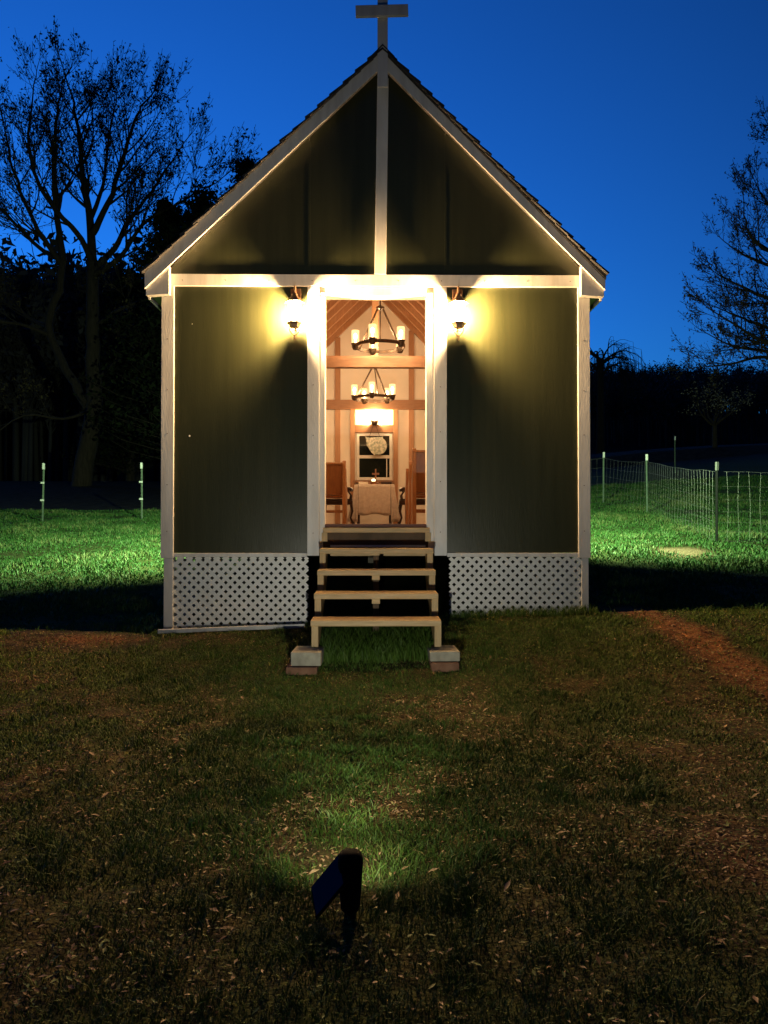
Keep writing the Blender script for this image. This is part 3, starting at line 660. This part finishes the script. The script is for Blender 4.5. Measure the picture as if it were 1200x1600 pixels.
pb = MB(); q4 = [cc + (v-cc)*.90 for v in (A_,B_,C_,D_)]; pb.add([v + nn*.0063 for v in q4] + [v + nn*.0080 for v in q4], [(0,1,2,3),(7,6,5,4),(0,4,5,1),(1,5,6,2),(2,6,7,3),(3,7,4,0)]); pb.build('solar_cell', M_solar, pn)
dl = Vector((0, .98, .2)).normalized()
MB().lathe([(.001,0),(.024,.0),(.026,.003)], (0,.036,.165), 16, Matrix.Rotation(R(-84),3,'X')).build('lens', mat('spot_lens', (1,1,1), .3, emit=(.95,1,.85), es=3), sp)
sl = bpy.data.lights.new('spot_beam', 'SPOT'); sl.energy = 215; sl.color = (1.0, .97, .80); sl.spot_size = R(76); sl.spot_blend = 1.0; sl.shadow_soft_size = .012
slo = bpy.data.objects.new('spot_beam', sl); C.objects.link(slo); slo.parent = sp; slo.location = (0, .060, .165)
slo.rotation_euler = Vector((0, 1, .44)).to_track_quat('-Z', 'Y').to_euler()

sl2 = bpy.data.lights.new('spot_spill', 'SPOT'); sl2.energy = 10; sl2.color = (1.0, .98, .74); sl2.spot_size = R(165); sl2.spot_blend = 1.0; sl2.shadow_soft_size = .03
so2 = bpy.data.objects.new('spot_spill', sl2); C.objects.link(so2); so2.parent = sp; so2.location = (0, .064, .165)
so2.rotation_euler = Vector((0, 1, .35)).to_track_quat('-Z', 'Y').to_euler()

# ------------------------------------------------------------------ side flood lamps
def flood(x, sx, y, z, label):
    r = empty('flood_lamp', (x, y, z), label, 'flood lamp', 'flood lamps on the chapel sides')
    MB().lathe([(.03,0),(.065,.005),(.07,.03),(.06,.06),(.02,.075)], n=20, M=Matrix.Rotation(R(90*sx),3,'Y')).build('housing', M_steel, r, smooth=True)
    MB().lathe([(.05,0),(.05,.012)], n=16, M=Matrix.Rotation(R(90*sx),3,'Y')).build('base', M_black, r)
    l = bpy.data.lights.new('flood_beam', 'SPOT'); l.energy = FLOOD_W; l.color = (.74, 1.0, .54); l.spot_size = R(150); l.spot_blend = .6; l.shadow_soft_size = .04
    o = bpy.data.objects.new('flood_beam', l); C.objects.link(o); o.parent = r; o.location = (sx*.12, 0, 0)
    o.rotation_euler = Vector((sx*.55, .75, -.62)).to_track_quat('-Z', 'Y').to_euler(); return r
FLOOD_W = 2050
flood(WX+.002, 1, 3.6, 2.5, 'round flood lamp hidden on the right side wall of the chapel')
em = empty('electric_meter', (WX+.002, .78, 2.06), 'round grey meter box sticking out from the right side wall', 'meter')
MB().box(0,.05,-.09,.09,-.16,.12).build('meter_box', M_bpost, em, bevel=.008); MB().lathe([(.001,.051),(.075,.051),(.078,.07),(.07,.12),(.05,.135),(.001,.138)], n=20, M=Matrix.Rotation(R(90),3,'Y')).build('dial_cover', M_steel, em, smooth=True)
flood(-WX-.002, -1, 3.4, 2.5, 'round flood lamp hidden on the left side wall of the chapel')

# ------------------------------------------------------------------ fences
def tpost(x, y, name, label, group, m=M_steel, h=1.2, tilt=0, rings=False, parent=None):
    z = gz(x, y)
    if parent is None: r = empty(name, (x, y, z), label, 'fence post', group)
    else:
        r = None
    b = MB(); Mx = Matrix.Translation((x, y, z)) @ Matrix.Rotation(R(tilt), 4, 'Y')
    b.box(-.018,.018,-.004,.004,-.2,h-.13, Mx); b.box(-.004,.004,-.03,-.0045,-.2,h-.13, Mx)
    for k in range(14): b.box(-.008,.008,-.036,-.0305,.1+k*.07,.115+k*.07, Mx)
    if r:
        inv = Matrix.Translation(-Vector((x, y, z)))
        o = b.build('shaft', m, r); o.matrix_parent_inverse = inv
        o = MB().box(-.021,.021,-.036,.010,h-.13,h,Mx).build('tip', M_cap, r, bevel=.006); o.matrix_parent_inverse = inv
        if rings:
            for q in (.66, .36):
                o = MB().box(-.045,.03,-.05,-.01,h*q-.02,h*q+.02,Mx).build('insulator', M_cap, r, bevel=.01); o.matrix_parent_inverse = inv
        return r
    o = b.build('post', m, parent); MB().box(-.021,.021,-.036,.010,h-.13,h,Mx).build('tip', M_cap if m is not M_bpost else M_wire, o, bevel=.006); return o
def at(px, d): return ((px - 587)*d/F, CAM.y + d)
x_, y_ = at(69, 16); tpost(x_, y_, 'steel_post', 'leftmost thin steel post with white tip on the left lawn', 'thin posts standing on the lawn', rings=True, tilt=1)
x_, y_ = at(223, 16.2); tpost(x_, y_, 'steel_post', 'thin steel post with white tip just left of the chapel corner', 'thin posts standing on the lawn', rings=True, tilt=-.5)
x_, y_ = at(1057, 25); tpost(x_, y_, 'steel_post', 'far steel post with white tip beyond the wire fence', 'thin posts standing on the lawn')
fn = empty('wire_fence', (0,0,0), 'sagging woven wire fence on steel posts across the right lawn', 'fence')
P = [(9.9, 4.3)] + [at(1122, 11.4), at(1013, 15.7), at(944, 18.0)] + [(3.6, 13.2), (1.0, 15.5)]
for i, (px_, py_) in enumerate(P): tpost(px_, py_, 'post', None, None, M_bpost if i == 1 else M_steel, parent=fn, tilt=(0,.4,-.6,.5,0,0)[i])  # second post's backlit shade is put into its darker steel colour
wr = MB(); hs = [.02, .16, .3, .46, .64, .84, 1.06]; rr = .0016
for i in range(len(P)-1):
    a = Vector((*P[i], 0)); b2 = Vector((*P[i+1], 0)); L = (b2-a).length; n = int(L/.16)
    def pt(u, h):
        p = a.lerp(b2, u); s_ = math.sin(math.pi*u); w_ = noise.noise(Vector((p.x*1.1, p.y*1.1, h*1.5)))
        d = Vector((b2.y-a.y, a.x-b2.x, 0)).normalized()*(.05*w_*s_ + (.10*s_*(h/1.1) if i == 2 else 0))
        return Vector((p.x, p.y, gz(p.x, p.y) + h - s_*.05*h + .02*w_*s_)) + d
    for h in hs: wr.tube([pt(k/n, h) for k in range(n+1)], rr*(1.5 if h > 1 else 1), 3)
    for k in range(n+1):
        u = min(1, max(0, k/n)); wr.tube([pt(min(1, max(0, u + .002*math.sin(k*3.1+h*5))), h) for h in hs], rr*.8, 3)
wr.build('wire_mesh', M_wire, fn)
# dry weed stem beside fence
# ------------------------------------------------------------------ trees
class TB:
    def __init__(s, seed): s.r = random.Random(seed); s.V = []; s.Fq = []; s.n = 0; s.tips = []
    def tube(s, pts, rs, k):
        pu = None; base = s.n; m = len(pts)
        for i, p in enumerate(pts):
            d = (pts[min(i+1, m-1)] - pts[max(i-1, 0)]).normalized()
            if pu is None: pu = d.orthogonal().normalized()
            pu = (pu - d*pu.dot(d)).normalized(); w = d.cross(pu)
            for j in range(k):
                a = 2*math.pi*j/k; s.V.append(p + (pu*math.cos(a) + w*math.sin(a))*rs[i])
        for i in range(m-1):
            for j in range(k): s.Fq.append((base+i*k+j, base+i*k+(j+1) % k, base+(i+1)*k+(j+1) % k, base+(i+1)*k+j))
        s.n = len(s.V)
    def branch(s, p, d, L, r, lvl, maxl, up=.12, wob=.12, kids=(5,4,4,3), spread=(30,60), ratio=.62, rmin=.004, droop=0):
        seg = (7, 6, 5, 4, 3, 3)[min(lvl, 5)]; pts = [p.copy()]; rs = [r]; dirs = [d.copy()]; q = p.copy(); dd = d.copy(); R_ = s.r
        for i in range(seg):
            dd = (dd + Vector((R_.gauss(0, wob), R_.gauss(0, wob), R_.gauss(0, wob*.6) + up - droop*(i/seg)))).normalized()
            q = q + dd*(L/seg); pts.append(q.copy()); dirs.append(dd.copy()); rs.append(max(rmin, r*(1 - .72*(i+1)/seg)))
        s.tube(pts, rs, (8, 6, 5, 3, 3, 3)[min(lvl, 5)])
        if lvl >= maxl: s.tips.append((pts, dd)); return
        n = kids[min(lvl, len(kids)-1)]
        for k in range(n):
            u = (.28 if lvl else .42) + (1 - (.28 if lvl else .42))*(k + R_.uniform(.1, .9))/n; i = min(seg-1, int(u*seg)); f = u*seg - i
            bp = pts[i].lerp(pts[i+1], f); rr_ = rs[i]*(1-f) + rs[i+1]*f; ax = dirs[i+1]
            perp = ax.orthogonal(); perp.rotate(Matrix.Rotation(R_.uniform(0, 2*math.pi), 3, ax)); nd = ax.copy()
            nd.rotate(Matrix.Rotation(R(R_.uniform(*spread)), 3, perp.normalized()))
            s.branch(bp, nd, L*ratio*R_.uniform(.7, 1.15)*(1.15 - .5*u), rr_*R_.uniform(.5, .75), lvl+1, maxl, up, wob, kids, spread, ratio, rmin, droop)
        s.branch(pts[-1], dd, L*ratio*.8, rs[-1], lvl+1, maxl, up, wob, kids, spread, ratio, rmin, droop)
    def build(s, nm, m, parent):
        V = np.array([tuple(v) for v in s.V]); o = quick(nm, V, [np.array(s.Fq)], m); o.parent = parent
        o.data.polygons.foreach_set('use_smooth', [True]*len(o.data.polygons)); return o
def leaf_faces(pos, size, seed):
    rg = np.random.default_rng(seed); n = len(pos); P_ = np.asarray(pos); s = size*rg.uniform(.5, 1.4, n)[:, None]
    a = rg.normal(size=(n, 3)); a /= np.linalg.norm(a, axis=1)[:, None]; b_ = rg.normal(size=(n, 3)); b_ = np.cross(a, b_); b_ /= np.linalg.norm(b_, axis=1)[:, None]
    V = np.stack([P_ - a*s, P_ + b_*s*.45, P_ + a*s, P_ - b_*s*.45], 1).reshape(-1, 3); return V, (np.arange(n)*4)[:, None] + np.arange(4)
def buds(tips, per, size, jit, seed):
    rg = np.random.default_rng(seed); pos = []
    for pts, d in tips:
        for _ in range(per):
            i = rg.integers(1, len(pts)); p = pts[i].lerp(pts[i-1], rg.uniform()); pos.append((p.x + rg.normal(0, jit), p.y + rg.normal(0, jit), p.z + rg.normal(0, jit)))
    return leaf_faces(pos, size, seed)
def crown(nm, V, Fc, m, parent): o = quick(nm, V, [Fc], m); o.parent = parent; return o
def big_tree(name, x, y, H, r0, limbs, seed, label, group, maxl=4, bud=(3, .05, .05), trunkH=None, **kw):
    z = gz(x, y); root = empty(name, (0,0,0), label, 'tree', group); tb = TB(seed)
    th = trunkH; tp = [Vector((x, y, z-.3)), Vector((x+.02, y, z+.15)), Vector((x + .05, y, z + th*.5)), Vector((x+.12, y, z + th))]
    tb.tube(tp, [r0*1.5, r0*1.1, r0*.88, r0*.8], 12); top = tp[-1]
    for dx, dy, dz, L, rr_ in limbs:
        d = Vector((dx, dy, dz)).normalized(); tb.branch(top - Vector((0,0,.25)), d, L, r0*rr_, 0, maxl, **kw)
    tb.build('trunk_and_branches', M_bark, root)
    V, Fc = buds(tb.tips, bud[0], bud[1], bud[2], seed); crown('crown', V, Fc, M_budb, root); return tb
def limb_tree(name, d, limbs, seed, label, group, klen, per_m, bud, trunk_sides=12, grow=3, kids=(5,5,4,3), up=.10):
    root = empty(name, (0,0,0), label, 'tree', group); tb = TB(seed); R_ = tb.r
    for r0, r1, kid, pts in limbs:
        P_ = [Vector(((q[0]-587)*(d + q[2])/F, CAM.y + d + q[2], .97 + (816-q[1])*(d + q[2])/F)) for q in pts]
        fine = []
        for i in range(len(P_)-1):
            n = 4; a0 = P_[max(i-1, 0)]; a1 = P_[i]; a2 = P_[i+1]; a3 = P_[min(i+2, len(P_)-1)]
            for k in range(n):
                t_ = k/n; fine.append(.5*((2*a1) + (a2-a0)*t_ + (2*a0-5*a1+4*a2-a3)*t_*t_ + (3*a1-a0-3*a2+a3)*t_**3) + Vector((R_.gauss(0,.02), R_.gauss(0,.02), 0)))
        fine.append(P_[-1]); m = len(fine); rs = [r0 + (r1-r0)*(i/(m-1))**.8 for i in range(m)]
        tb.tube(fine, rs, trunk_sides if r0 > .2 else 6)
        if kid:
            for i in range(1, m):
                sg = fine[i]-fine[i-1]; u = i/(m-1)
                if u < kid: continue
                cnt = sg.length*per_m; cnt = int(cnt) + (R_.random() < cnt - int(cnt))
                for _ in range(cnt):
                    ax = sg.normalized(); nd = ax.copy(); pp = ax.orthogonal(); pp.rotate(Matrix.Rotation(R_.uniform(0, 6.28), 3, ax)); nd.rotate(Matrix.Rotation(R(R_.uniform(28, 62)), 3, pp))
                    nd = (nd + Vector((0,0,.25))).normalized()
                    tb.branch(fine[i-1].lerp(fine[i], R_.random()), nd, klen*R_.uniform(.6, 1.2)*(1.1 - .3*u), max(.012, rs[i]*.5), 1, grow, up=up, wob=.10, kids=kids, spread=(22,50), ratio=.58, rmin=.007)
            tb.branch(fine[-1], (fine[-1]-fine[-2]).normalized(), klen*.8, r1, 1, grow, up=up, wob=.10, kids=kids, spread=(22,50), ratio=.58, rmin=.007)
    tb.build('trunk_and_branches', M_bark, root); V, Fc = buds(tb.tips, bud[0], bud[1], bud[2], seed); crown('crown', V, Fc, M_budb, root); print('tips', len(tb.tips))
limb_tree('bare_tree', 28, [
  (.42, .20, 0, [(122,800,0),(127,770,0),(138,700,0),(147,645,0),(146,580,0),(145,500,0),(144,410,0)]),
  (.20, .04, .2, [(144,412,0),(140,340,.3),(128,270,.6),(120,200,.8),(112,150,1)]),
  (.13, .03, .2, [(144,365,0),(168,318,-.4),(190,250,-.8),(208,190,-1),(222,160,-1)]),
  (.14, .03, .25, [(146,420,0),(178,388,.5),(200,345,1),(235,300,1.4),(268,250,1.6)]),
  (.12, .02, .25, [(147,430,0),(188,400,-.5),(222,350,-1),(275,318,-1.6),(325,290,-2)]),
  (.20, .13, 0, [(140,640,0),(118,600,.3),(92,555,.6),(76,505,.8),(92,455,.8),(99,408,.8)]),
  (.16, .03, .25, [(99,410,.8),(89,340,1),(85,260,1.2),(86,190,1.4),(94,140,1.5)]),
  (.12, .03, .25, [(97,412,.8),(74,382,.2),(46,332,-.4),(20,265,-.8),(8,210,-1)]),
  (.10, .02, .3, [(78,512,.8),(48,498,1.5),(15,468,2),(-25,430,2.4)]),
  (.09, .02, .3, [(80,525,.8),(35,508,-.3),(-5,500,-1),(-50,470,-1.6)]),
  (.11, .03, .25, [(99,408,.8),(60,386,1.6),(20,345,2.2),(-25,300,2.6),(-50,240,2.6)]),
  (.12, .03, .25, [(143,405,0),(118,362,-.8),(88,330,-1.4),(56,280,-1.8),(44,220,-2),(48,170,-2)]),
  (.10, .025, .25, [(140,345,.3),(160,290,1),(168,220,1.8),(178,165,2)]),
  (.07, .015, .4, [(149,600,0),(178,568,1),(215,548,1.6),(250,535,2)]),
  (.08, .015, .4, [(146,512,0),(190,482,-1),(235,466,-1.6),(262,455,-2)]),
  (.07, .015, .4, [(147,640,0),(100,655,-1),(40,650,-2),(-20,690,-2.4)])], 5,
  'large spreading tree in early leaf standing behind the left lawn', 'bare trees around the chapel', 2.1, 3.0, (2, .065, .07), kids=(6,5,5,3))
limb_tree('bare_tree', 27, [
  (.38, .20, 0, [(1345,815,0),(1338,700,0),(1330,560,0),(1322,420,0),(1310,300,0)]),
  (.18, .05, .3, [(1310,302,0),(1290,220,.3),(1275,150,.5)]),
  (.11, .02, .3, [(1332,620,0),(1270,580,-.5),(1200,556,-1),(1152,566,-1.2),(1118,570,-1.4)]),
  (.12, .02, .3, [(1331,600,0),(1265,560,.6),(1198,546,1),(1151,539,1.3),(1122,526,1.6)]),
  (.12, .02, .3, [(1330,575,0),(1260,545,-1),(1198,530,-1.6),(1160,510,-2),(1122,486,-2)]),
  (.11, .02, .3, [(1328,545,0),(1262,525,1),(1198,507,1.8),(1160,492,2),(1135,482,2)]),
  (.12, .02, .3, [(1326,500,0),(1255,480,-.4),(1198,460,-1),(1165,445,-1),(1138,432,-1)]),
  (.11, .02, .3, [(1324,450,0),(1262,430,.8),(1200,408,1.4),(1168,395,1.6),(1148,382,1.6)]),
  (.11, .02, .3, [(1322,420,0),(1260,405,-1),(1200,384,-1.8),(1176,360,-2),(1168,325,-2)]),
  (.11, .02, .3, [(1318,370,0),(1262,352,.3),(1215,322,.6),(1192,290,.8)]),
  (.11, .02, .3, [(1314,340,0),(1270,300,1),(1235,250,1.6),(1215,200,2)]),
  (.12, .02, .3, [(1328,500,0),(1390,440,0),(1450,380,0),(1480,300,0)])], 21,
  'budding tree reaching in from the right edge of the photo', 'bare trees around the chapel', 1.35, 3.8, (2, .05, .06), up=.06)
# weeping tree far right of chapel
x_, y_ = at(940, 52); z_ = gz(x_, y_); root = empty('weeping_tree', (0,0,0), 'weeping tree with drooping twigs beyond the right chapel corner', 'tree')
tb = TB(33); tb.tube([Vector((x_,y_,z_-.3)), Vector((x_,y_,z_+3)), Vector((x_,y_,z_+7.6))], [.35,.28,.22], 8)
for k in range(15):
    a = k*.7; tb.branch(Vector((x_,y_,z_+6.3+.09*k)), Vector((math.cos(a), math.sin(a), 1.1)).normalized(), 2.5, .09, 1, 2, up=-.05, wob=.1, kids=(5,7), spread=(20,50), ratio=.6, rmin=.012, droop=.5)
for pts, d in list(tb.tips):
    for _ in range(4):
        q = pts[tb.r.randrange(1, len(pts))]; L = tb.r.uniform(.8, 2.6); tb.tube([q, q + Vector((d.x*.35, d.y*.35, -.1)), q + Vector((d.x*.45, d.y*.45, -L))], [.012,.011,.009], 3)
tb.build('trunk_and_branches', M_bark, root)
# evergreens behind the left roof slope
def evergreen(x, y, H, Rr, seed, label):
    rg = np.random.default_rng(seed); z = gz(x, y); root = empty('evergreen_tree', (0,0,0), label, 'tree', 'dark evergreens left of the chapel')
    t_ = TB(seed); t_.tube([Vector((x,y,z-.2)), Vector((x,y,z+H*.5)), Vector((x,y,z+H*.97))], [.22,.14,.02], 7); pos = []
    for k in range(int(H*22)):
        u = (k + rg.uniform())/(H*22); u = u**.9; zz = z + .8 + (H - 1)*u; a = rg.uniform(0, 6.28); L = Rr*(1 - u)**.75*rg.uniform(.55, 1.2) + .2
        p0 = Vector((x, y, zz)); p1 = p0 + Vector((math.cos(a)*L*.6, math.sin(a)*L*.6, .15*L)); p2 = p0 + Vector((math.cos(a)*L, math.sin(a)*L, .22*L + rg.uniform(0, .4)))
        t_.tube([p0, p1, p2], [.03,.018,.006], 3)
        for _ in range(70):
            v = rg.uniform(.15, 1.05); q = p0.lerp(p2, v); pos.append((q.x + rg.normal(0, .16), q.y + rg.normal(0, .16), q.z + rg.normal(0, .11)))
    t_.build('trunk', M_bark, root); V, Fc = leaf_faces(pos, .085, seed); crown('crown', V, Fc, M_ever, root)
for i, (px, d, H, Rr, lab) in enumerate(((262, 27, 10.0, 2.6, 'dark evergreen left of the chapel roof, the outermost of the clump'), (318, 24, 9.4, 2.3, 'dark evergreen just behind the lower left roof slope'), (385, 30, 12.6, 2.8, 'tallest dark evergreen peeping above the left roof slope'), (205, 33, 9.5, 2.4, 'lower dark evergreen behind the trunk of the big tree'))):
    x_, y_ = at(px, d); evergreen(x_, y_, H, Rr, 50+i, lab)
# small blossoming tree
x_, y_ = at(1120, 32); z_ = gz(x_, y_); root = empty('blossom_tree', (0,0,0), 'small pale blossoming tree beyond the wire fence at right', 'tree'); tb = TB(71)
tb.tube([Vector((x_,y_,z_-.2)), Vector((x_,y_,z_+1.0))], [.12,.10], 7)
for k in range(6): a = k*1.05; tb.branch(Vector((x_,y_,z_+.9)), Vector((math.cos(a), math.sin(a), .9)).normalized(), 1.5, .06, 1, 3, up=.05, wob=.15, kids=(4,5,4), spread=(25,60), ratio=.6)
tb.build('trunk_and_branches', M_bark, root); V, Fc = buds(tb.tips, 4, .045, .07, 3); crown('crown', V, Fc, M_bloss, root)
# distant bare woodland on the hills
def woodland():
    rg = random.Random(4); protos = []
    for s_ in range(7):
        t_ = TB(100+s_); h = 8.0; lean = rg.uniform(-.3, .3)
        t_.tube([Vector((0,0,-1)), Vector((lean*.5,0,h*.45)), Vector((lean,0,h*.95))], [.20,.15,.07], 4)
        for k in range(9):
            u = rg.uniform(.45, .98); a = rg.uniform(0, 6.28)
            t_.branch(Vector((lean*u,0,h*u*.95)), Vector((math.cos(a)*.8, math.sin(a)*.8, 1.1)).normalized(), 3.4*rg.uniform(.6,1.1), .06, 3, 4, up=.12, wob=.12, kids=(4,), spread=(20,50), ratio=.6, rmin=.018)
        n = len(t_.tips); V0 = np.array([tuple(v) for v in t_.V]); F0 = np.array(t_.Fq)
        pos = []
        for pts, d in t_.tips:
            for _ in range(5): q = pts[rg.randrange(0, len(pts))]; pos.append((q.x+rg.gauss(0,.35), q.y+rg.gauss(0,.35), q.z+rg.gauss(0,.35)))
        V1, F1 = leaf_faces(pos, .26, s_); V1 = V1; protos.append((np.concatenate([V0, V1]), np.concatenate([F0, F1+len(V0)])))
    Vs = []; Fs = []; n = 0; cnt = 0
    while cnt < 2300:
        rt = cnt % 5 < 2; y = rg.uniform(125, 262) if rt else rg.uniform(34, 125); x = (rg.uniform(.08, .64) if rt else rg.uniform(-.62, .05))*(y+7)
        if abs(x)/(y+7) < .2 and rg.random() < .85: continue
        V0, F0 = protos[rg.randrange(7)]; s_ = rg.uniform(.75, 1.25); a = rg.uniform(0, 6.28); c_, s2 = math.cos(a)*s_, math.sin(a)*s_
        V = np.stack([V0[:,0]*c_ - V0[:,1]*s2 + x, V0[:,0]*s2 + V0[:,1]*c_ + y, V0[:,2]*s_ + gz(x, y)], -1)
        Vs.append(V); Fs.append(F0 + n); n += len(V); cnt += 1
    o = quick('woodland', np.concatenate(Vs), [np.concatenate(Fs)], M_wood2); tag(o, 'bare dusk woodland covering the far hillside', 'woodland', kind='stuff')
woodland()
